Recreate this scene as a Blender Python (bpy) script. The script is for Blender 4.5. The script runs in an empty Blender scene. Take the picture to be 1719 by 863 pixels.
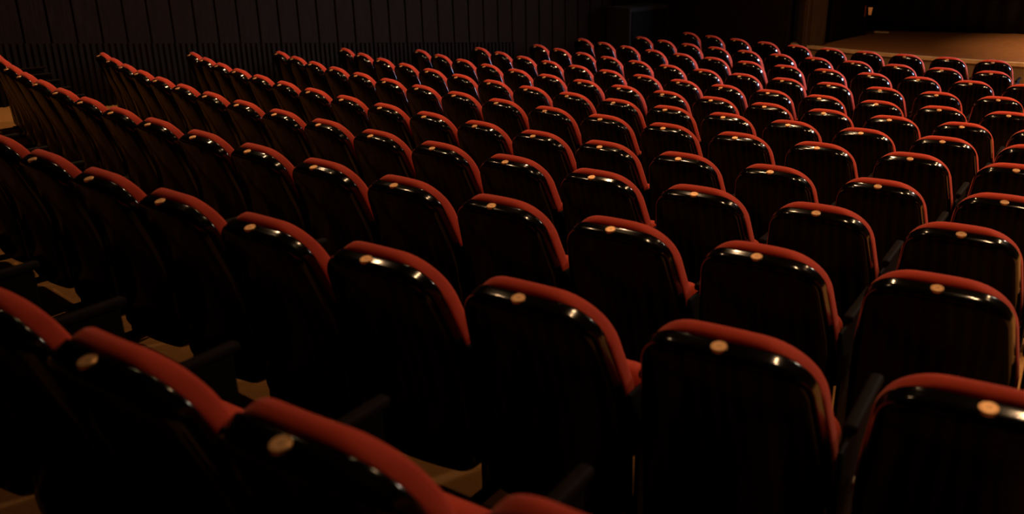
# Theatre auditorium seen from a rear corner: curved raked rows of red seats facing a stage
import bpy, bmesh, math, random
from math import sin, cos, pi, radians, sqrt, atan2, hypot
from mathutils import Vector, Matrix

random.seed(7)
scene = bpy.context.scene
col = scene.collection

# ------------------------------------------------------------------ layout (metres, world origin is under the camera)
F_PX=1500.24; PITCH=0.35911; ROLL=-0.02367; TH=-0.23493; KAP=0.042593; PX,PY,PZ=7.3778,-2.1640,-0.8013; DR,G1,G2=1.03380,0.17246,0.007024
ROWS=[  # seats of each row: phase, stretch terms, middle index, radius and height corrections, index range
    (-9.1017,0.0065,-0.0008,0.0001,1.00,0.0010,0.0011,-3,3),
    (-11.1926,0.0642,0.1783,-0.0567,4.00,-0.0028,0.0007,-7,8),
    (-14.4617,0.0199,0.0843,0.0229,7.00,-0.0120,0.0025,-4,14),
    (-15.8722,-0.0568,0.1693,0.0218,8.50,0.0031,-0.0068,0,17),
    (-15.4286,-0.1165,0.0975,0.1549,8.50,-0.0042,-0.0104,0,17),
    (-14.5695,0.0286,0.0835,0.0786,8.00,0.0146,0.0117,0,16),
    (-14.0874,-0.0143,-0.0707,0.1507,7.50,0.0068,0.0085,0,16),
    (-13.1439,-0.0293,-0.0612,0.1289,7.00,-0.0005,-0.0013,0,15),
    (-12.5402,-0.0770,-0.0091,0.1647,7.00,-0.0057,-0.0081,0,14),
    (-11.8074,-0.0794,0.0324,0.1505,6.50,-0.0026,-0.0043,0,13),
    (-11.2345,-0.0233,-0.0805,0.0806,6.00,0.0042,0.0080,0,13),
    (-10.2188,-0.0317,-0.0628,0.0589,5.50,0.0004,0.0011,0,11),
    (-9.3979,-0.0186,-0.0890,0.0439,5.00,-0.0025,-0.0027,0,10),
]
S = 0.56                       # seat spacing along a row
ZOFF = 2.73                    # lifts everything so that the flat floor by the stage is z = 0
PLATE_H = 0.871                # height of a number plate over its terrace
TX, TY = cos(TH), sin(TH)
NX, NY = -TY, TX
CX, CY = PX + NX / KAP, PY + NY / KAP          # common centre of all the curved rows (up on the stage)
CAM = Vector((0, 0, ZOFF))

def row_radius(k): return 1 / KAP - k * DR - ROWS[k][5]
def row_floor(k):
    return max(0.0, PZ - k * G1 + G2 * k * k + ROWS[k][6] - PLATE_H + ZOFF)
def row_arcs(k):
    """arc length of every seat of a row; seats never stand closer than MIN_S"""
    ph, e, c, c3, jm = ROWS[k][:5]; j0, j1 = ROWS[k][7:9]
    def f(j):
        u = (max(j, 0) - jm) / 8
        return ph + j * S + e * u + c * u * u + c3 * u ** 3
    m = (j0 + j1) // 2; out = {m: f(m)}
    for j in range(m + 1, j1): out[j] = max(f(j), out[j - 1] + MIN_S)
    for j in range(m - 1, j0 - 1, -1): out[j] = min(f(j), out[j + 1] - MIN_S)
    return out
MIN_S = 0.553
ARCS = [row_arcs(k) for k in range(len(ROWS))]
def row_point(k, j):
    r = row_radius(k); a = ARCS[k][j] / r
    return (CX + r * (sin(a) * TX - cos(a) * NX), CY + r * (sin(a) * TY - cos(a) * NY), TH + a)

# ------------------------------------------------------------------ materials
def new_mat(name):
    m = bpy.data.materials.new(name); m.use_nodes = True
    nt = m.node_tree; b = nt.nodes['Principled BSDF']
    return m, nt, b
def N(nt, t, **kw):
    n = nt.nodes.new(t)
    for k, v in kw.items():
        if k in n.inputs: n.inputs[k].default_value = v
        else: setattr(n, k, v)
    return n
def ramp(nt, stops):
    r = nt.nodes.new('ShaderNodeValToRGB'); cr = r.color_ramp
    while len(cr.elements) < len(stops): cr.elements.new(0.5)
    for el, (p, c) in zip(cr.elements, stops): el.position = p; el.color = (*c, 1)
    return r
def coords(nt, scale=(1, 1, 1), kind='Object'):
    tc = nt.nodes.new('ShaderNodeTexCoord'); mp = nt.nodes.new('ShaderNodeMapping')
    mp.inputs['Scale'].default_value = scale
    nt.links.new(tc.outputs[kind], mp.inputs['Vector'])
    return mp
def noise_mat(name, c1, c2, scale=30, rough=0.7, bump=0.1, stretch=(1, 1, 1), spec=0.5, dist=0.002, detail=4):
    m, nt, b = new_mat(name)
    mp = coords(nt, stretch)
    n = N(nt, 'ShaderNodeTexNoise', Scale=scale, Detail=detail); nt.links.new(mp.outputs[0], n.inputs['Vector'])
    r = ramp(nt, [(0.3, c1), (0.7, c2)]); nt.links.new(n.outputs['Fac'], r.inputs['Fac'])
    nt.links.new(r.outputs['Color'], b.inputs['Base Color'])
    bp = N(nt, 'ShaderNodeBump', Strength=bump, Distance=dist); nt.links.new(n.outputs['Fac'], bp.inputs['Height'])
    nt.links.new(bp.outputs['Normal'], b.inputs['Normal'])
    b.inputs['Roughness'].default_value = rough
    b.inputs['Specular IOR Level'].default_value = spec
    return m

def fabric_mat():
    m, nt, b = new_mat('red_velour')
    mp = coords(nt, (1, 1, 1))
    n = N(nt, 'ShaderNodeTexNoise', Scale=420, Detail=2); nt.links.new(mp.outputs[0], n.inputs['Vector'])
    n2 = N(nt, 'ShaderNodeTexNoise', Scale=9, Detail=3); nt.links.new(mp.outputs[0], n2.inputs['Vector'])
    r = ramp(nt, [(0.3, (0.44, 0.040, 0.016)), (0.75, (0.56, 0.058, 0.024))]); nt.links.new(n2.outputs['Fac'], r.inputs['Fac'])
    nt.links.new(r.outputs['Color'], b.inputs['Base Color'])
    bp = N(nt, 'ShaderNodeBump', Strength=0.25, Distance=0.001); nt.links.new(n.outputs['Fac'], bp.inputs['Height'])
    nt.links.new(bp.outputs['Normal'], b.inputs['Normal'])
    b.inputs['Roughness'].default_value = 0.85
    b.inputs['Specular IOR Level'].default_value = 0.25
    b.inputs['Sheen Weight'].default_value = 0.25
    b.inputs['Sheen Roughness'].default_value = 0.4
    b.inputs['Sheen Tint'].default_value = (1.0, 0.45, 0.4, 1)
    return m

def lacquer_mat():
    m, nt, b = new_mat('lacquered_dark_plywood')
    oi = nt.nodes.new('ShaderNodeObjectInfo')
    tc = nt.nodes.new('ShaderNodeTexCoord')
    mp = nt.nodes.new('ShaderNodeMapping'); mp.inputs['Scale'].default_value = (5.5, 1.5, 1.2)
    nt.links.new(tc.outputs['Object'], mp.inputs['Vector'])
    cmb = nt.nodes.new('ShaderNodeCombineXYZ')
    mul = N(nt, 'ShaderNodeMath', operation='MULTIPLY'); mul.inputs[1].default_value = 9.0
    nt.links.new(oi.outputs['Random'], mul.inputs[0])
    nt.links.new(mul.outputs[0], cmb.inputs['X']); nt.links.new(mul.outputs[0], cmb.inputs['Z'])
    nt.links.new(cmb.outputs[0], mp.inputs['Location'])
    w = N(nt, 'ShaderNodeTexWave', Scale=1.1, Distortion=7.0, Detail=3.0)
    w.inputs['Detail Scale'].default_value = 0.9
    nt.links.new(mp.outputs[0], w.inputs['Vector'])
    r = ramp(nt, [(0.15, WOOD_A), (0.55, WOOD_B), (0.8, WOOD_C)])
    nt.links.new(w.outputs['Fac'], r.inputs['Fac'])
    nt.links.new(r.outputs['Color'], b.inputs['Base Color'])
    b.inputs['Roughness'].default_value = 0.42
    b.inputs['Specular IOR Level'].default_value = 0.0
    b.inputs['Coat Weight'].default_value = 0.26
    b.inputs['Coat Roughness'].default_value = 0.11
    b.inputs['Coat IOR'].default_value = 1.40
    return m
WOOD_A = (0.0008, 0.0004, 0.0002); WOOD_B = (0.0035, 0.0014, 0.0006); WOOD_C = (0.011, 0.0045, 0.0015)

def rim_mat():
    m, nt, b = new_mat('polished_black_rim')
    mp = coords(nt, (1, 1, 1))
    n = N(nt, 'ShaderNodeTexNoise', Scale=25, Detail=3); nt.links.new(mp.outputs[0], n.inputs['Vector'])
    r = ramp(nt, [(0.3, (0.0015, 0.001, 0.001)), (0.7, (0.003, 0.002, 0.0015))]); nt.links.new(n.outputs['Fac'], r.inputs['Fac'])
    nt.links.new(r.outputs['Color'], b.inputs['Base Color'])
    bp = N(nt, 'ShaderNodeBump', Strength=0.12, Distance=0.002); nt.links.new(n.outputs['Fac'], bp.inputs['Height'])
    nt.links.new(bp.outputs['Normal'], b.inputs['Normal'])
    b.inputs['Roughness'].default_value = 0.14
    b.inputs['IOR'].default_value = RIM_IOR
    return m
RIM_IOR = 1.62

def plate_mat():
    m, nt, b = new_mat('brushed_brass_plate')
    mp = coords(nt, (1, 1, 1))
    n = N(nt, 'ShaderNodeTexNoise', Scale=900, Detail=2); nt.links.new(mp.outputs[0], n.inputs['Vector'])
    r = ramp(nt, [(0.3, (0.80, 0.46, 0.22)), (0.7, (0.9, 0.55, 0.28))]); nt.links.new(n.outputs['Fac'], r.inputs['Fac'])
    nt.links.new(r.outputs['Color'], b.inputs['Base Color'])
    b.inputs['Metallic'].default_value = 0.85
    b.inputs['Roughness'].default_value = 0.5
    return m
def emit_mat(name, c, s):
    m, nt, b = new_mat(name)
    b.inputs['Base Color'].default_value = (*c, 1)
    b.inputs['Emission Color'].default_value = (*c, 1)
    b.inputs['Emission Strength'].default_value = s
    return m
def slat_mat(name, c1, c2, rough=0.85):
    return noise_mat(name, c1, c2, scale=6, rough=rough, bump=0.1, stretch=(6, 6, 0.6), spec=0.08)

M = dict(
    fabric=fabric_mat(), shell=lacquer_mat(), rim=rim_mat(), plate=plate_mat(),
    mark=noise_mat('dark_engraving', (0.16, 0.09, 0.04), (0.2, 0.11, 0.05), rough=0.6),
    metal=noise_mat('black_painted_steel', (0.002, 0.0015, 0.001), (0.004, 0.003, 0.002), scale=200, rough=0.7, spec=0.08),
    screw=noise_mat('steel_screw', (0.35, 0.3, 0.24), (0.45, 0.4, 0.32), scale=300, rough=0.3),
    armwood=noise_mat('dark_armrest_wood', (0.003, 0.0015, 0.001), (0.007, 0.003, 0.002), scale=20, rough=0.7, stretch=(5, 1, 1), spec=0.08),
    floor=noise_mat('tan_carpet', (0.32, 0.155, 0.048), (0.44, 0.22, 0.07), scale=160, rough=0.95, bump=0.3, spec=0.1),
    stagefloor=noise_mat('stage_boards', (0.12, 0.045, 0.010), (0.24, 0.092, 0.022), scale=9, rough=0.6, bump=0.1, stretch=(1, 5, 1), detail=8),
    nosing=noise_mat('pale_stage_nosing', (0.55, 0.36, 0.17), (0.75, 0.5, 0.25), scale=8, rough=0.45),
    stagefront=noise_mat('stage_fascia', (0.17, 0.115, 0.05), (0.24, 0.16, 0.07), scale=5, rough=0.6),
    wall=slat_mat('dark_wood_panel', (0.0075, 0.0030, 0.0011), (0.013, 0.0056, 0.0021)),
    rib=slat_mat('dark_ribbed_wood', (0.0065, 0.0035, 0.0016), (0.010, 0.0055, 0.0024)),
    dark=noise_mat('matt_black', (0.002, 0.0015, 0.0015), (0.004, 0.003, 0.003), scale=20, rough=0.9),
    column=slat_mat('brown_column', (0.05, 0.03, 0.012), (0.075, 0.045, 0.018)),
    curtain=noise_mat('black_drape', (0.004, 0.0025, 0.0018), (0.007, 0.0045, 0.003), scale=12, rough=0.95),
    plaster=noise_mat('dark_plaster', (0.03, 0.02, 0.014), (0.04, 0.027, 0.018), scale=15, rough=0.9),
    brass=noise_mat('aged_brass', (0.45, 0.2, 0.06), (0.6, 0.3, 0.1), scale=60, rough=0.3),
)
M['brass'].node_tree.nodes['Principled BSDF'].inputs['Metallic'].default_value = 1.0

# ------------------------------------------------------------------ mesh helpers
def mesh_obj(name, verts, faces, mat, parent=None, smooth=True, mats=None, fmats=None):
    me = bpy.data.meshes.new(name); me.from_pydata([tuple(v) for v in verts], [], faces); me.update()
    bm = bmesh.new(); bm.from_mesh(me); bmesh.ops.recalc_face_normals(bm, faces=bm.faces); bm.to_mesh(me); bm.free()
    for m in (mats or [mat]): me.materials.append(m)
    if fmats:
        for p, i in zip(me.polygons, fmats): p.material_index = i
    if smooth:
        for p in me.polygons: p.use_smooth = True
    o = bpy.data.objects.new(name, me); col.objects.link(o)
    if parent: o.parent = parent
    return o
def bm_obj(name, bm, mat, parent=None, smooth=False):
    bmesh.ops.recalc_face_normals(bm, faces=bm.faces)
    me = bpy.data.meshes.new(name); bm.to_mesh(me); bm.free(); me.materials.append(mat)
    if smooth:
        for p in me.polygons: p.use_smooth = True
    o = bpy.data.objects.new(name, me); col.objects.link(o)
    if parent: o.parent = parent
    return o
def add_box(bm, c, s, mat4=None, bevel=0.0, seg=2):
    r = bmesh.ops.create_cube(bm, size=1)
    vs = r['verts']
    for v in vs: v.co = Vector((v.co.x * s[0], v.co.y * s[1], v.co.z * s[2]))
    if bevel:
        es = list({e for v in vs for e in v.link_edges})
        r2 = bmesh.ops.bevel(bm, geom=es, offset=bevel, segments=seg, affect='EDGES', profile=0.5)
        vs = list({v for f in r2['faces'] for v in f.verts} | {v for v in vs if v.is_valid})
    T = Matrix.Translation(Vector(c))
    if mat4 is not None: T = T @ mat4
    for v in vs: v.co = T @ v.co
    return vs
def add_cyl(bm, c, r, h, axis='z', seg=20, r2=None):
    rr = bmesh.ops.create_cone(bm, cap_ends=True, segments=seg, radius1=r, radius2=r if r2 is None else r2, depth=h)
    R = Matrix.Identity(4)
    if axis == 'x': R = Matrix.Rotation(pi / 2, 4, 'Y')
    if axis == 'y': R = Matrix.Rotation(pi / 2, 4, 'X')
    for v in rr['verts']: v.co = Matrix.Translation(Vector(c)) @ R @ v.co
    return rr['verts']
def tag(o, label=None, cat=None, group=None, kind=None):
    if label: o['label'] = label
    if cat: o['category'] = cat
    if group: o['group'] = group
    if kind: o['kind'] = kind
    return o
def struct(o, label=None, cat=None): return tag(o, label, cat, kind='structure')

# ------------------------------------------------------------------ the theatre seat
REC = radians(18)            # recline of the back
HB = 0.2900                      # height of the lower edge of the back
LT = 0.602                     # length of the back
HW = 0.226                     # half width of the shell
def back_point(u, L, w):
    """u across, L up along the reclined back, w forward through its thickness"""
    w = w + 0.55 * u * u
    y, z, a = 0.0, 0.0, REC
    if L >= LK:
        y, z = -L * sin(REC), HB + L * cos(REC)
    else:                       # the lower part swings down towards the vertical
        y, z = -LK * sin(REC), HB + LK * cos(REC)
        n = 12; dl = (LK - L) / n
        for i in range(n):
            a = REC - (REC - radians(2)) * min(1.0, ((i + 0.5) * dl) / 0.30)
            y += dl * sin(a); z -= dl * cos(a)
    return Vector((u, y + w * cos(a), z + w * sin(a) * 0.75))      # the rim is close to level
LK = 0.30
BOT = -0.195
NSEG = 10
def outline(inset, arch=0.028, rc_top=0.108, rc_bot=0.05, hw=HW, top=LT, bot=None):
    bot = BOT if bot is None else bot
    a = hw - inset; t = top - inset; b = bot + inset
    rt = max(rc_top - inset, 0.012); rb = max(rc_bot - inset, 0.01)
    rt = min(rt, a * 0.98); rb = min(rb, a * 0.98)
    pts = []
    def seg(cx, cy, r, a0, a1):
        for i in range(NSEG + 1):
            th = a0 + (a1 - a0) * i / NSEG
            pts.append((cx + r * cos(th), cy + r * sin(th)))
    seg(a - rt, t - rt, rt, 0, pi / 2)
    for i in range(1, 6):
        f = i / 6; pts.append(((a - rt) * (1 - 2 * f), t))
    seg(-(a - rt), t - rt, rt, pi / 2, pi)
    for i in range(1, 6):
        f = i / 6; pts.append((-a, (t - rt) + (b + rb - t + rt) * f))
    seg(-(a - rb), b + rb, rb, pi, 1.5 * pi)
    for i in range(1, 6):
        f = i / 6; pts.append((-(a - rb) * (1 - 2 * f), b))
    seg(a - rb, b + rb, rb, 1.5 * pi, 2 * pi)
    for i in range(1, 6):
        f = i / 6; pts.append((a, b + rb + (t - rt - b - rb) * f))
    out = []
    for (u, L) in pts:
        k = max(0.0, (L - 0.3) / 0.3)
        out.append((u * (1 + 0.52 * max(0.0, 0.5 - max(L, 0.22)) + 0.0), L - arch * (u / HW) ** 2 * k))
    return out
def loft(rings, cap0=True, cap1=True):
    verts = []; faces = []
    n = len(rings[0])
    for r in rings: verts += r
    for i in range(len(rings) - 1):
        for j in range(n):
            a = i * n + j; b = i * n + (j + 1) % n
            faces.append((a, b, b + n, a + n))
    if cap0: faces.append(tuple(range(n)))
    if cap1: faces.append(tuple(range((len(rings) - 1) * n, len(rings) * n)))
    return verts, faces
def shell_part(parent):
    rings = []
    def scaled(inset, f, w):
        o = outline(inset); cu, cl = 0.0, 0.2
        return [back_point(cu + (u - cu) * f, cl + (L - cl) * f, w) for u, L in o]
    for f in (0.15, 0.4, 0.65, 0.85): rings.append(scaled(0.05, f, 0.0 ))
    for deg in (0, 12, 25, 38, 50, 62, 74, 84, 90):
        t = radians(deg); inset = RW * (1 - sin(t)); w = RD * (1 - cos(t))
        rings.append([back_point(u, L, w) for u, L in outline(inset)])
    for f, up in ((0.25, 0.0009), (0.5, 0.0015), (0.75, 0.0018), (1.0, 0.0018)):      # the flat rim, very slightly crowned
        rings.append([back_point(u, L, RD + (LEDGE - RD) * f) for u, L in outline(-up)])
    rings.append([back_point(u, L, LEDGE) for u, L in outline(0.02)])
    v, f = loft(rings)
    nr = len(rings[0])
    fm = [1 if 7 <= i // nr < len(rings) - 1 and i < nr * (len(rings) - 1) else 0 for i in range(len(f))]
    return mesh_obj('backrest_shell', v, f, None, parent, True, [M['shell'], M['rim']], fm)
RW, RD, LEDGE = 0.030, 0.036, 0.062
def cushion_part(parent):
    rings = []
    global BOT
    keep = BOT; BOT = 0.06          # the padding stops at seat height
    prof = [(0.012, LEDGE - 0.003), (-0.002, LEDGE - 0.001), (-0.011, LEDGE + 0.005), (-0.0155, LEDGE + 0.015), (-0.017, LEDGE + 0.028),
            (-0.014, LEDGE + 0.042), (-0.004, LEDGE + 0.053), (0.010, LEDGE + 0.060), (0.03, LEDGE + 0.063)]
    for ins, w in prof:
        if ins < 0:
            base = outline(0.0, rc_top=0.138); full = outline(ins, rc_top=0.138, hw=HW + ins * 0.6)
            ring = [(u0 + (u1 - u0) * 1.0, L0 + (L1 - L0) * max(0.0, 1 - (abs(u0) / HW) ** 3)) for (u0, L0), (u1, L1) in zip(base, full)]
        else: ring = outline(ins, rc_top=0.138)
        rings.append([back_point(u, L, w) for u, L in ring])
    for f in (0.8, 0.5, 0.2):
        rings.append([back_point(u * f, 0.3 + (L - 0.3) * f, LEDGE + 0.066 + 0.012 * (1 - f)) for u, L in outline(0.03, rc_top=0.138)])
    v, f = loft(rings)
    BOT = keep
    return mesh_obj('back_cushion', v, f, M['fabric'], parent)
PLATE_W = 0.036
PLATE_POS = back_point(0, LT, PLATE_W)
def plate_part(parent):
    c = back_point(0, LT + 0.001, PLATE_W)
    tilt = radians(14)
    Rm = Matrix.Translation(c) @ Matrix.Rotation(tilt, 4, 'X')      # disc normal leans backward off vertical
    seg = 28; R = 0.0205; H = 0.003
    prof = [(0.0, -0.006), (R, -0.006), (R, H * 0.5), (R * 0.93, H), (R * 0.84, H), (R * 0.81, H * 0.6), (R * 0.76, H), (0.30 * R, H)]
    verts = []; faces = []; fm = []
    for r, h in prof[1:]:
        for i in range(seg):
            a = 2 * pi * i / seg; verts.append(Rm @ Vector((r * cos(a), r * sin(a), h)))
    n = len(prof) - 1
    for k in range(n - 1):
        for i in range(seg):
            a = k * seg + i; b = k * seg + (i + 1) % seg
            faces.append((a, b, b + seg, a + seg)); fm.append(1 if k in (3,) else 0)
    faces.append(tuple(range(seg))); fm.append(0)
    faces.append(tuple(range((n - 1) * seg, n * seg))); fm.append(0)
    # the small engraved mark in the middle: two short bars
    def bar(x0, y0, x1, y1, wd=0.0014):
        d = Vector((x1 - x0, y1 - y0)); L = d.length; d /= L; p = Vector((-d.y, d.x)) * wd / 2
        base = len(verts)
        for (x, y) in ((x0 - p.x, y0 - p.y), (x1 - p.x, y1 - p.y), (x1 + p.x, y1 + p.y), (x0 + p.x, y0 + p.y)):
            verts.append(Rm @ Vector((x, y, H + 0.0005)))
        faces.append((base, base + 1, base + 2, base + 3)); fm.append(1)
    bar(-0.003, -0.004, -0.003, 0.004); bar(0.0015, 0.004, 0.005, 0.004); bar(0.005, 0.004, 0.002, -0.004)
    return mesh_obj('number_plate', verts, faces, None, parent, smooth=False, mats=[M['plate'], M['mark']], fmats=fm)
def slab(name, mat, parent, hw, length, th, rc, hinge, ang, puff=0.0):
    """rounded slab lying from hinge up at angle ang: the tipped seat"""
    rings = []
    def ring(ins, d):
        a = hw - ins; t = length - ins; b = ins; r = max(rc - ins, 0.008)
        pts = []
        for (cx, cy, a0) in ((a - r, t - r, 0), (-(a - r), t - r, pi / 2), (-(a - r), b + r, pi), (a - r, b + r, 1.5 * pi)):
            for i in range(9):
                q = a0 + pi / 2 * i / 8; pts.append((cx + r * cos(q), cy + r * sin(q)))
        out = []
        for (u, L) in pts:
            out.append(Vector((u, hinge[0] + L * cos(ang) - d * sin(ang), hinge[1] + L * sin(ang) + d * cos(ang))))
        return out
    h = th / 2
    for ins, d in ((0.05, -h), (0.012, -h * 0.95), (0.002, -h * 0.6), (0, 0), (0.002, h * 0.6), (0.014, h * 0.95), (0.05, h + puff * 0.6), (0.12, h + puff)):
        rings.append(ring(ins, d))
    v, f = loft(rings)
    return mesh_obj(name, v, f, mat, parent)
ARM_Z = 0.60
def standard_part(name, parent, x):
    bm = bmesh.new()
    # side plate: foot, leaning post and arm bracket as one steel casting
    add_box(bm, (x, 0.14, 0.012), (0.04, 0.36, 0.024), bevel=0.005)
    add_box(bm, (x, 0.15, 0.20), (0.014, 0.24, 0.37), bevel=0.006)
    add_box(bm, (x, 0.17, 0.49), (0.014, 0.40, 0.215), bevel=0.008)
    return bm_obj(name, bm, M['metal'], parent)
def armrest_part(parent, x):
    bm = bmesh.new()
    add_box(bm, (x, 0.225, ARM_Z + 0.014), (0.038, 0.33, 0.030), bevel=0.012, seg=3)
    return bm_obj('armrest', bm, M['armwood'], parent, smooth=True)
SEAT_HINGE = (0.150, 0.26); SEAT_ANG = radians(80)
def make_seat():
    root = bpy.data.objects.new('theatre_seat', None); col.objects.link(root); root.empty_display_size = 0.2
    shell_part(root); cushion_part(root); plate_part(root)
    slab('seat_cushion', M['fabric'], root, 0.235, 0.31, 0.085, 0.06, SEAT_HINGE, SEAT_ANG, 0.015)
    sh = slab('seat_base', M['shell'], root, 0.228, 0.30, 0.022, 0.055, (SEAT_HINGE[0] + 0.049, SEAT_HINGE[1] - 0.012), SEAT_ANG)
    a = armrest_part(root, 0.28); standard_part('side_standard', root, 0.28)
    bm = bmesh.new(); add_cyl(bm, (0.28, 0.175, 0.395), 0.017, 0.03, 'x', 16)
    bm_obj('hinge', bm, M['screw'], root, smooth=False)
    return root
seat0 = make_seat()
children0 = list(seat0.children)
arm_left = armrest_part(None, -0.28); arm_left.name = 'armrest'
std_left = standard_part('side_standard', None, -0.28)

ORD = ['first', 'second', 'third', 'fourth', 'fifth', 'sixth', 'seventh', 'eighth', 'ninth', 'tenth', 'eleventh', 'twelfth',
       'thirteenth', 'fourteenth', 'fifteenth', 'sixteenth', 'seventeenth', 'eighteenth']
def seat_label(k, n, total):
    if k == 0: row = 'the nearest row'
    elif k == len(ROWS) - 1: row = 'the frontmost row by the stage'
    else: row = 'the %s row from the camera' % ORD[k]
    if n == total - 1: return 'red black-backed seat at the right end of %s' % row
    if k < 3: return 'red black-backed seat, %s from right in %s' % (ORD[total - 1 - n], row)
    return 'red black-backed seat, %s from left in %s' % (ORD[n], row)
rng = random.Random(3)
first = True; end_used = False
for k, R in enumerate(ROWS):
    j0, j1 = R[7], R[8]
    for n, j in enumerate(range(j0, j1)):
        x, y, ang = row_point(k, j)
        if first: root = seat0; kids = children0
        else:
            root = seat0.copy(); col.objects.link(root); kids = []
            for ch in children0:
                c = ch.copy(); c.parent = root; col.objects.link(c); kids.append(c)
        ang += radians(rng.uniform(-0.8, 0.8))
        # PLATE_POS is what the layout gives; the seat origin lies behind and below it
        ox = x - (PLATE_POS.x * cos(ang) - PLATE_POS.y * sin(ang))
        oy = y - (PLATE_POS.x * sin(ang) + PLATE_POS.y * cos(ang))
        root.location = (ox, oy, row_floor(k)); root.rotation_euler = (0, 0, ang)
        if n == 0:                                   # the row's left end carries one more armrest
            for src in (arm_left, std_left):
                if not end_used: c = src
                else: c = src.copy(); col.objects.link(c)
                c.parent = root
            end_used = True
        row_name = 'nearest row' if k == 0 else ('front row' if k == 12 else ORD[k] + ' row from the camera')
        tag(root, seat_label(k, n, j1 - j0), 'seat', 'red theatre seats of the ' + row_name)
        first = False

# ------------------------------------------------------------------ terraced floor, concentric with the rows
def arc_pts(r, a0, a1, n):
    return [(CX + r * cos(a0 + (a1 - a0) * i / n), CY + r * sin(a0 + (a1 - a0) * i / n)) for i in range(n + 1)]
A0, A1 = radians(150), radians(285)
def floor_mesh():
    edges = []      # outer radius, z of each terrace
    BACK = 0.27     # terrace starts this far behind the number plates
    verts = []; faces = []; n = 90
    prof = [(34.0, row_floor(0) + 0.17), (row_radius(0) + BACK, row_floor(0) + 0.17)]
    for k in range(len(ROWS)):
        z = row_floor(k)
        r_out = row_radius(k) + BACK
        prof.append((r_out, z))
        r_in = row_radius(k + 1) + BACK if k + 1 < len(ROWS) else 3.0
        prof.append((r_in, z))
    for (r, z) in prof:
        for (x, y) in arc_pts(r, A0, A1, n): verts.append((x, y, z))
    for i in range(len(prof) - 1):
        for j in range(n):
            a = i * (n + 1) + j
            faces.append((a, a + 1, a + n + 2, a + n + 1))
    return mesh_obj('floor', verts, faces, M['floor'], smooth=False)
struct(floor_mesh(), 'terraced auditorium floor stepping down to the stage', 'floor')

# ------------------------------------------------------------------ walls
def z_of(zfit): return zfit + ZOFF
W0 = Vector((-1.028, 14.846)); WD = Vector((0.7964, 0.6047)); WN = Vector((0.6047, -0.7964))   # WN points into the hall
def wp(s, d=0.0): p = W0 + WD * s + WN * d; return (p.x, p.y)
WROT = Matrix.Rotation(atan2(WD.y, WD.x), 4, 'Z')
H_CEIL = 7.2
def wall_box(bm, s0, s1, z0, z1, d0, d1, bevel=0.0):
    x, y = wp((s0 + s1) / 2, (d0 + d1) / 2)
    add_box(bm, (x, y, (z0 + z1) / 2), (s1 - s0, abs(d1 - d0), z1 - z0), WROT, bevel, 1)
bm = bmesh.new()
wall_box(bm, -16, 4.85, -0.1, H_CEIL, -0.30, -0.06)
# vertical boards of the side wall, each with a dark groove beside it
PIT = 0.30
s = -16.0
while s < 4.8:
    wall_box(bm, s + 0.022, min(s + PIT, 4.8), 0, H_CEIL, -0.06, 0.0, 0.006)
    s += PIT
struct(bm_obj('wall_left', bm, M['wall']), 'dark wooden side wall of upright boards left of the seats', 'wall')
# ribbed wainscot running down with the aisle
bm = bmesh.new()
def wains(s): 
    return 1.30 - 0.0915 * (s + 4.24)          # top height above the stage-side floor
s = -16.0
vs = []
while s < 1.42:
    top = wains(s) 
    wall_box(bm, s, s + 0.045, -0.05, top, 0.0, 0.05, 0.004)
    s += 0.075
x, y = wp(-7.3, 0.01)
struct(bm_obj('trim_1', bm, M['rib']), 'dark finely ribbed wainscot along the left wall', 'trim')

def wall_between(name, p, q_, z0, z1, th, mat, label, cat='wall'):
    p = Vector(p); q_ = Vector(q_); d = q_ - p; L = d.length
    bm = bmesh.new(); c = (p + q_) / 2
    add_box(bm, (c.x, c.y, (z0 + z1) / 2), (L, th, z1 - z0), Matrix.Rotation(atan2(d.y, d.x), 4, 'Z'), 0.004, 1)
    return struct(bm_obj(name, bm, mat), label, cat)
pa = wp(4.85, 0.0)
PB = (4.83, 15.62)
wall_between('wall_proscenium', pa, PB, 0, H_CEIL, 0.12, M['wall'], 'smooth dark wall slanting in towards the stage')
# x, y, power, cone, colour, bulb radius, aimed at
WARM = (1.0, 0.60, 0.30); SOFT = (1.0, 0.74, 0.56)
LAMPS = [(0.5, 8.2, 560, 120, WARM, 0.10, None), (6.8, 4.8, 900, 110, WARM, 0.15, None), (7.2, 5.6, 760, 110, WARM, 0.15, None),
         (-3.8, 9.8, 600, 110, WARM, 0.10, None), (3.0, 11.2, 900, 110, WARM, 0.11, None), (8.6, 8.4, 760, 115, WARM, 0.14, None), (9.0, 9.2, 600, 115, WARM, 0.14, None),
         (-2.8, 6.6, 300, 115, WARM, 0.12, None), (2.8, 2.2, 260, 100, WARM, 0.14, None), (2.9, 3.0, 240, 100, WARM, 0.14, None),
         (11.6, 9.0, 1900, 80, SOFT, 0.13, (2.5, 5.5, 1.0))]
STAGE_LAMP = (10.4, 13.4, 4200, 0.05, 62)
PANEL = (13.2, 10.9, (4.5, 12.2), 210)
# recess behind the column, the column, and the panel beside the opening
STZ = z_of(-2.1)
def ray_pt(px, py, z):      # a place in the hall seen at a frame position, at a known height (used for layout only)
    cr, sr = cos(ROLL), sin(ROLL)
    dx, dy = px - 859.5, py - 431.5
    a = (cr * dx + sr * dy) / F_PX; b = -(-sr * dx + cr * dy) / F_PX
    c, s_ = cos(PITCH), sin(PITCH)
    v = Vector((a, c + b * s_, -s_ + b * c)); t = (z - ZOFF) / v.z
    return Vector((v.x * t, v.y * t))
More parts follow.
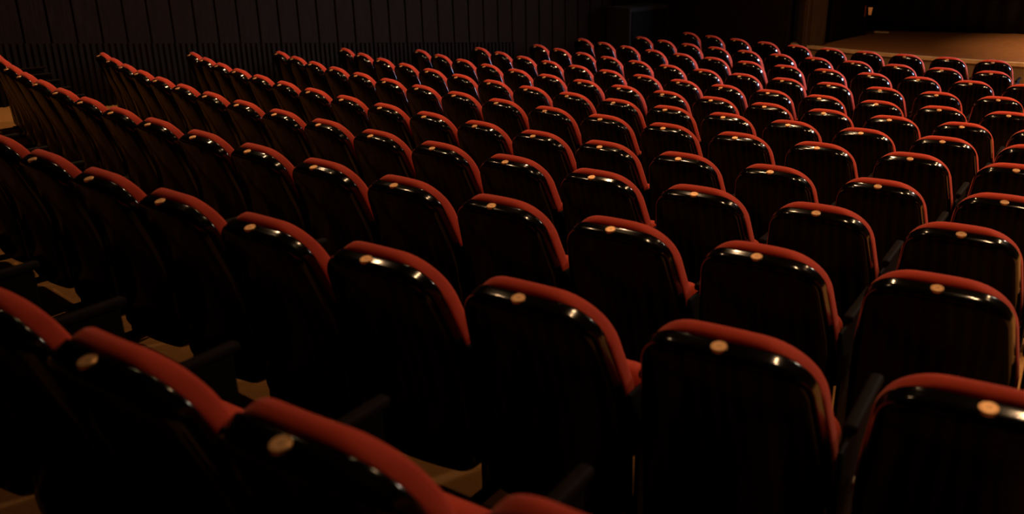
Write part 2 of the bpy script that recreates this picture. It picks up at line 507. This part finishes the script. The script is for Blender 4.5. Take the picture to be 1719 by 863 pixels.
# stage platform: a curved apron concentric with the rows
R_ST = 9.25
def apron():
    n = 60; verts = []; faces = []
    a0, a1 = radians(197), radians(275)
    rim = arc_pts(R_ST, a0, a1, n)
    inner = arc_pts(1.0, a0, a1, n)
    for (x, y) in rim: verts.append((x, y, 0))
    for (x, y) in rim: verts.append((x, y, STZ))
    for r in (7.5, 5.5, 3.5, 1.0):
        for (x, y) in arc_pts(r, a0, a1, n): verts.append((x, y, STZ))
    faces = []; fm = []
    for i in range(5):
        for j in range(n):
            a = i * (n + 1) + j; faces.append((a, a + 1, a + n + 2, a + n + 1)); fm.append(1 if i == 0 else 0)
    return mesh_obj('stage', verts, faces, None, None, False, [M['stagefloor'], M['stagefront']], fm)
struct(apron(), 'raised stage with brown boards', 'stage')
def nosing():
    n = 60; verts = []; faces = []
    a0, a1 = radians(200), radians(275)
    for (r, z) in ((R_ST + 0.02, STZ - 0.045), (R_ST + 0.02, STZ + 0.006), (R_ST - 0.05, STZ + 0.006), (R_ST - 0.05, STZ - 0.045)):
        for (x, y) in arc_pts(r, a0, a1, n): verts.append((x, y, z))
    for i in range(4):
        for j in range(n):
            a = i * (n + 1) + j; b = ((i + 1) % 4) * (n + 1) + j
            faces.append((a, a + 1, b + 1, b))
    return mesh_obj('trim_2', verts, faces, M['nosing'], smooth=False)
struct(nosing(), 'pale nosing along the curved edge of the stage', 'trim')

def upright(name, p, q_, z0, z1, th, mat, steps=()):
    p = Vector(p); q_ = Vector(q_); d = q_ - p; L = d.length; c = (p + q_) / 2
    rot = Matrix.Rotation(atan2(d.y, d.x), 4, 'Z'); bm = bmesh.new()
    add_box(bm, (c.x, c.y, (z0 + z1) / 2), (L, th, z1 - z0), rot, 0.01, 2)
    for (f0, f1, pr) in steps:           # raised fillets on the face
        m = p + d * ((f0 + f1) / 2); nrm = Vector((d.y, -d.x)) / L
        m = m + nrm * (th / 2 + pr / 2)
        add_box(bm, (m.x, m.y, (z0 + z1) / 2), (L * (f1 - f0), pr, z1 - z0), rot, 0.004, 1)
    return bm_obj(name, bm, mat)
ca = ray_pt(1341, 75, STZ); cb = ray_pt(1379, 74, STZ)
struct(upright('trim_3', ca, cb, 0, H_CEIL, 0.30, M['column'], ((0.08, 0.2, 0.02), (0.30, 0.92, 0.03))), 'brown upright column at the edge of the stage opening', 'trim')
# dark reveal behind the column
da = Vector(PB); db = ray_pt(1384, 70, STZ)
dd = (db - da).normalized(); off = Vector((dd.y, -dd.x)) * -0.35
struct(upright('wall_reveal', da + off - dd * 0.1, db + off + dd * 0.15, 0, H_CEIL, 0.1, M['dark']), 'black recess behind the brown column', 'wall')
ea = ray_pt(1388, 71, STZ); eb = ray_pt(1446, 58, STZ)
struct(upright('wall_opening', ea, eb, STZ - 0.1, H_CEIL, 0.10, M['wall'], ((0.0, 0.04, 0.02), (0.93, 1.0, 0.03))), 'dark brown panel beside the black stage opening', 'wall')

# wall lamp on that panel: back plate, arm and shade
def wall_lamp():
    base = ray_pt(1441, 59, STZ)
    d = (eb - ea).normalized(); nrm = Vector((d.y, -d.x))
    v = ray_pt(1441, 18, 1.0)           # height found from the sight line
    cr, sr = cos(ROLL), sin(ROLL); dx, dy = 1441 - 859.5, 18 - 431.5
    a = (cr * dx + sr * dy) / F_PX; b = -(-sr * dx + cr * dy) / F_PX; c, s_ = cos(PITCH), sin(PITCH)
    vv = Vector((a, c + b * s_, -s_ + b * c)); t = hypot(base.x, base.y) / hypot(vv.x, vv.y); z = ZOFF + vv.z * t
    root = bpy.data.objects.new('wall_lamp', None); col.objects.link(root)
    root.location = (base.x + nrm.x * 0.05, base.y + nrm.y * 0.05, z); root.rotation_euler = (0, 0, atan2(d.y, d.x))
    bm = bmesh.new(); add_box(bm, (0, -0.035, 0), (0.07, 0.02, 0.2), bevel=0.006); bm_obj('back_plate', bm, M['brass'], root)
    bm = bmesh.new(); add_cyl(bm, (0, -0.08, -0.04), 0.008, 0.09, 'y'); bm_obj('arm', bm, M['brass'], root)
    bm = bmesh.new(); add_cyl(bm, (0, -0.12, 0.0), 0.024, 0.13, 'z', 20, 0.038); bm_obj('lamp_shade', bm, emit_mat('dim_amber_glass', (1.0, 0.33, 0.07), 0.14), root, smooth=True)
    return tag(root, 'small dim amber lamp on the brown panel beside the stage opening', 'lamp')
wall_lamp()

# black drape closing the stage
def curtain():
    p = ray_pt(1420, 50, STZ); q_ = ray_pt(1713, 57, STZ)
    d = (q_ - p).normalized(); nrm = Vector((d.y, -d.x))
    p = p - d * 1.5; q_ = q_ + d * 0.9
    L = (q_ - p).length; n = int(L / 0.03); verts = []; faces = []
    for zi, z in enumerate((STZ + 0.01, STZ + 0.5, 3.0, H_CEIL)):
        amp = (0.03, 0.035, 0.04, 0.05)[zi]
        for i in range(n + 1):
            s = L * i / n; w = amp * sin(s * 2 * pi / 0.32 + 0.6 * sin(s * 1.7))
            pt = p + d * s + nrm * w; verts.append((pt.x, pt.y, z))
    for r in range(3):
        for i in range(n):
            a = r * (n + 1) + i; faces.append((a, a + 1, a + n + 2, a + n + 1))
    o = mesh_obj('stage_curtain', verts, faces, M['curtain'])
    m = o.modifiers.new('thickness', 'SOLIDIFY'); m.thickness = 0.012
    return tag(o, 'black drape hanging across the back of the stage', 'curtain')
curtain()
# low pale block added to stand in for a light patch on the stage
bp = ray_pt(1480, 56, STZ)
bm = bmesh.new(); add_box(bm, (bp.x, bp.y, STZ + 0.02), (0.26, 0.10, 0.03), Matrix.Rotation(radians(-32), 4, 'Z'), 0.01)
tag(bm_obj('light_patch_block', bm, M['nosing']), 'small pale block standing in for a light patch on the stage near the drape', 'block')

# black loudspeaker cabinet against the side wall
def speaker():
    root = bpy.data.objects.new('loudspeaker', None); col.objects.link(root)
    x, y = wp(4.0, 0.42); root.location = (x, y, 0); root.rotation_euler = (0, 0, atan2(WD.y, WD.x))
    bm = bmesh.new(); add_box(bm, (0, 0, 0.62), (1.0, 0.6, 1.24), bevel=0.02); bm_obj('cabinet', bm, M['dark'], root)
    bm = bmesh.new(); add_box(bm, (0, -0.31, 0.62), (0.9, 0.025, 1.1), bevel=0.008); bm_obj('grille', bm, M['metal'], root)
    return tag(root, 'black loudspeaker cabinet standing on the floor against the boarded side wall', 'loudspeaker')
speaker()

# remaining shell of the hall (outside the photograph's frame)
PL = wp(-16, 0); PLAN = [PL, (-5.0, -7.5), (10.0, -7.5), (14.3, 13.0), (17.0, 22.0), (8.5, 25.0), wp(4.85, -0.1)]
for nm, i, mt, lb in (('wall_back', 0, 'plaster', 'dark rear wall beside the left aisle'), ('wall_rear', 1, 'plaster', 'dark rear wall of the hall'),
                      ('wall_right', 2, 'plaster', 'dark right side wall of the hall'), ('wall_wing', 3, 'dark', 'black wall of the right stage wing'),
                      ('wall_stage', 4, 'dark', 'black wall behind the stage'), ('wall_flies', 5, 'dark', 'black wall left behind the stage')):
    wall_between(nm, PLAN[i], PLAN[i + 1], -0.05, H_CEIL, 0.2, M[mt], lb)
bm = bmesh.new()
vsx = [bm.verts.new((x, y, H_CEIL + dz)) for dz in (0.0, 0.2) for (x, y) in PLAN]
n = len(PLAN); bm.faces.new(vsx[:n]); bm.faces.new(vsx[n:])
for i in range(n): bm.faces.new((vsx[i], vsx[(i + 1) % n], vsx[n + (i + 1) % n], vsx[n + i]))
struct(bm_obj('ceiling', bm, M['dark']), 'black ceiling of the hall', 'ceiling')

# ------------------------------------------------------------------ lamps
def aim(o, target):
    d = Vector(target) - o.location; o.rotation_euler = d.to_track_quat('-Z', 'Y').to_euler()
def downlight(x, y, power, size=0.05, cone=80, color=(1.0, 0.62, 0.32), label='round ceiling downlight over the seats', tgt=None):
    root = bpy.data.objects.new('ceiling_downlight', None); col.objects.link(root)
    root.location = (x, y, H_CEIL)
    seg = 24; verts = []; faces = []
    prof = [(0.12, 0.0), (0.12, -0.02), (0.095, -0.025), (0.08, 0.0)]
    for r, z in prof:
        for i in range(seg): verts.append((r * cos(2 * pi * i / seg), r * sin(2 * pi * i / seg), z))
    for kx in range(3):
        for i in range(seg):
            a = kx * seg + i; b = kx * seg + (i + 1) % seg; faces.append((a, b, b + seg, a + seg))
    mesh_obj('lamp_ring', verts, faces, M['metal'], root, smooth=False)
    ld = bpy.data.lights.new('downlight_bulb', 'SPOT'); ld.energy = power; ld.color = color
    ld.spot_size = radians(cone); ld.spot_blend = 0.9; ld.shadow_soft_size = size
    lo = bpy.data.objects.new('downlight_bulb', ld); col.objects.link(lo); lo.parent = root; lo.location = (0, 0, -0.06)
    if tgt:
        d = Vector(tgt) - Vector((x, y, H_CEIL - 0.06)); lo.rotation_euler = d.to_track_quat('-Z', 'Y').to_euler()
    return tag(root, label, 'ceiling light', 'downlights in the ceiling')
for (x, y, p, cone, colr, sz, tg) in LAMPS:
    downlight(x, y, p, sz, cone, colr, tgt=tg)
# warm lamp over the stage
downlight(*STAGE_LAMP, label='warm ceiling downlight over the stage')

# tall cool light panel standing by the right wall near the front rows
def light_panel(x, y, tgt, power):
    root = bpy.data.objects.new('light_panel', None); col.objects.link(root); root.location = (x, y, 0)
    ang = atan2(tgt[1] - y, tgt[0] - x) - pi / 2; root.rotation_euler = (0, 0, ang)        # local +y looks at the target
    W_, H_, Z0 = 0.8, 3.3, 0.5
    bm = bmesh.new(); add_box(bm, (0, -0.06, Z0 + H_ / 2), (W_ + 0.08, 0.1, H_ + 0.08), bevel=0.01); bm_obj('housing', bm, M['metal'], root)
    bm = bmesh.new(); add_box(bm, (0, -0.06, 0.03), (0.7, 0.5, 0.06), bevel=0.01); add_cyl(bm, (0, -0.08, 0.28), 0.03, 0.5, 'z', 12); bm_obj('stand', bm, M['metal'], root)
    ld = bpy.data.lights.new('panel_tube', 'AREA'); ld.shape = 'RECTANGLE'; ld.size = W_; ld.size_y = H_; ld.energy = power
    ld.color = (0.55, 0.68, 1.0); ld.spread = radians(44)
    lo = bpy.data.objects.new('panel_tube', ld); col.objects.link(lo); lo.parent = root; lo.location = (0, 0.01, Z0 + H_ / 2)
    lo.rotation_euler = (pi / 2 - radians(3), 0, 0)
    return tag(root, 'tall cool light panel standing beside the right wall near the front rows', 'stage light')
light_panel(*PANEL)

# ------------------------------------------------------------------ world, camera, view
w = bpy.data.worlds.new('World'); scene.world = w; w.use_nodes = True
w.node_tree.nodes['Background'].inputs[0].default_value = (0.01, 0.007, 0.005, 1)
w.node_tree.nodes['Background'].inputs[1].default_value = 0.1

cam = bpy.data.cameras.new('Camera'); co = bpy.data.objects.new('Camera', cam); col.objects.link(co)
cam.sensor_width = 36; cam.lens = F_PX / 1719 * 36
R0 = Vector((1, 0, 0)); U0 = Vector((0, sin(PITCH), cos(PITCH))); Fw = Vector((0, cos(PITCH), -sin(PITCH)))
cr, sr = cos(ROLL), sin(ROLL)
Rv = cr * R0 + sr * U0; Uv = cr * U0 - sr * R0
mat = Matrix(((Rv.x, Uv.x, -Fw.x, CAM.x), (Rv.y, Uv.y, -Fw.y, CAM.y), (Rv.z, Uv.z, -Fw.z, CAM.z), (0, 0, 0, 1)))
co.matrix_world = mat
cam.clip_start = 0.05; cam.clip_end = 200
cam.dof.use_dof = True; cam.dof.focus_distance = 6.0; cam.dof.aperture_fstop = 2.5
scene.camera = co
vs = scene.view_settings
vs.view_transform = 'Standard'; vs.look = 'None'; vs.exposure = 0.0; vs.gamma = 1.0; vs.use_curve_mapping = False
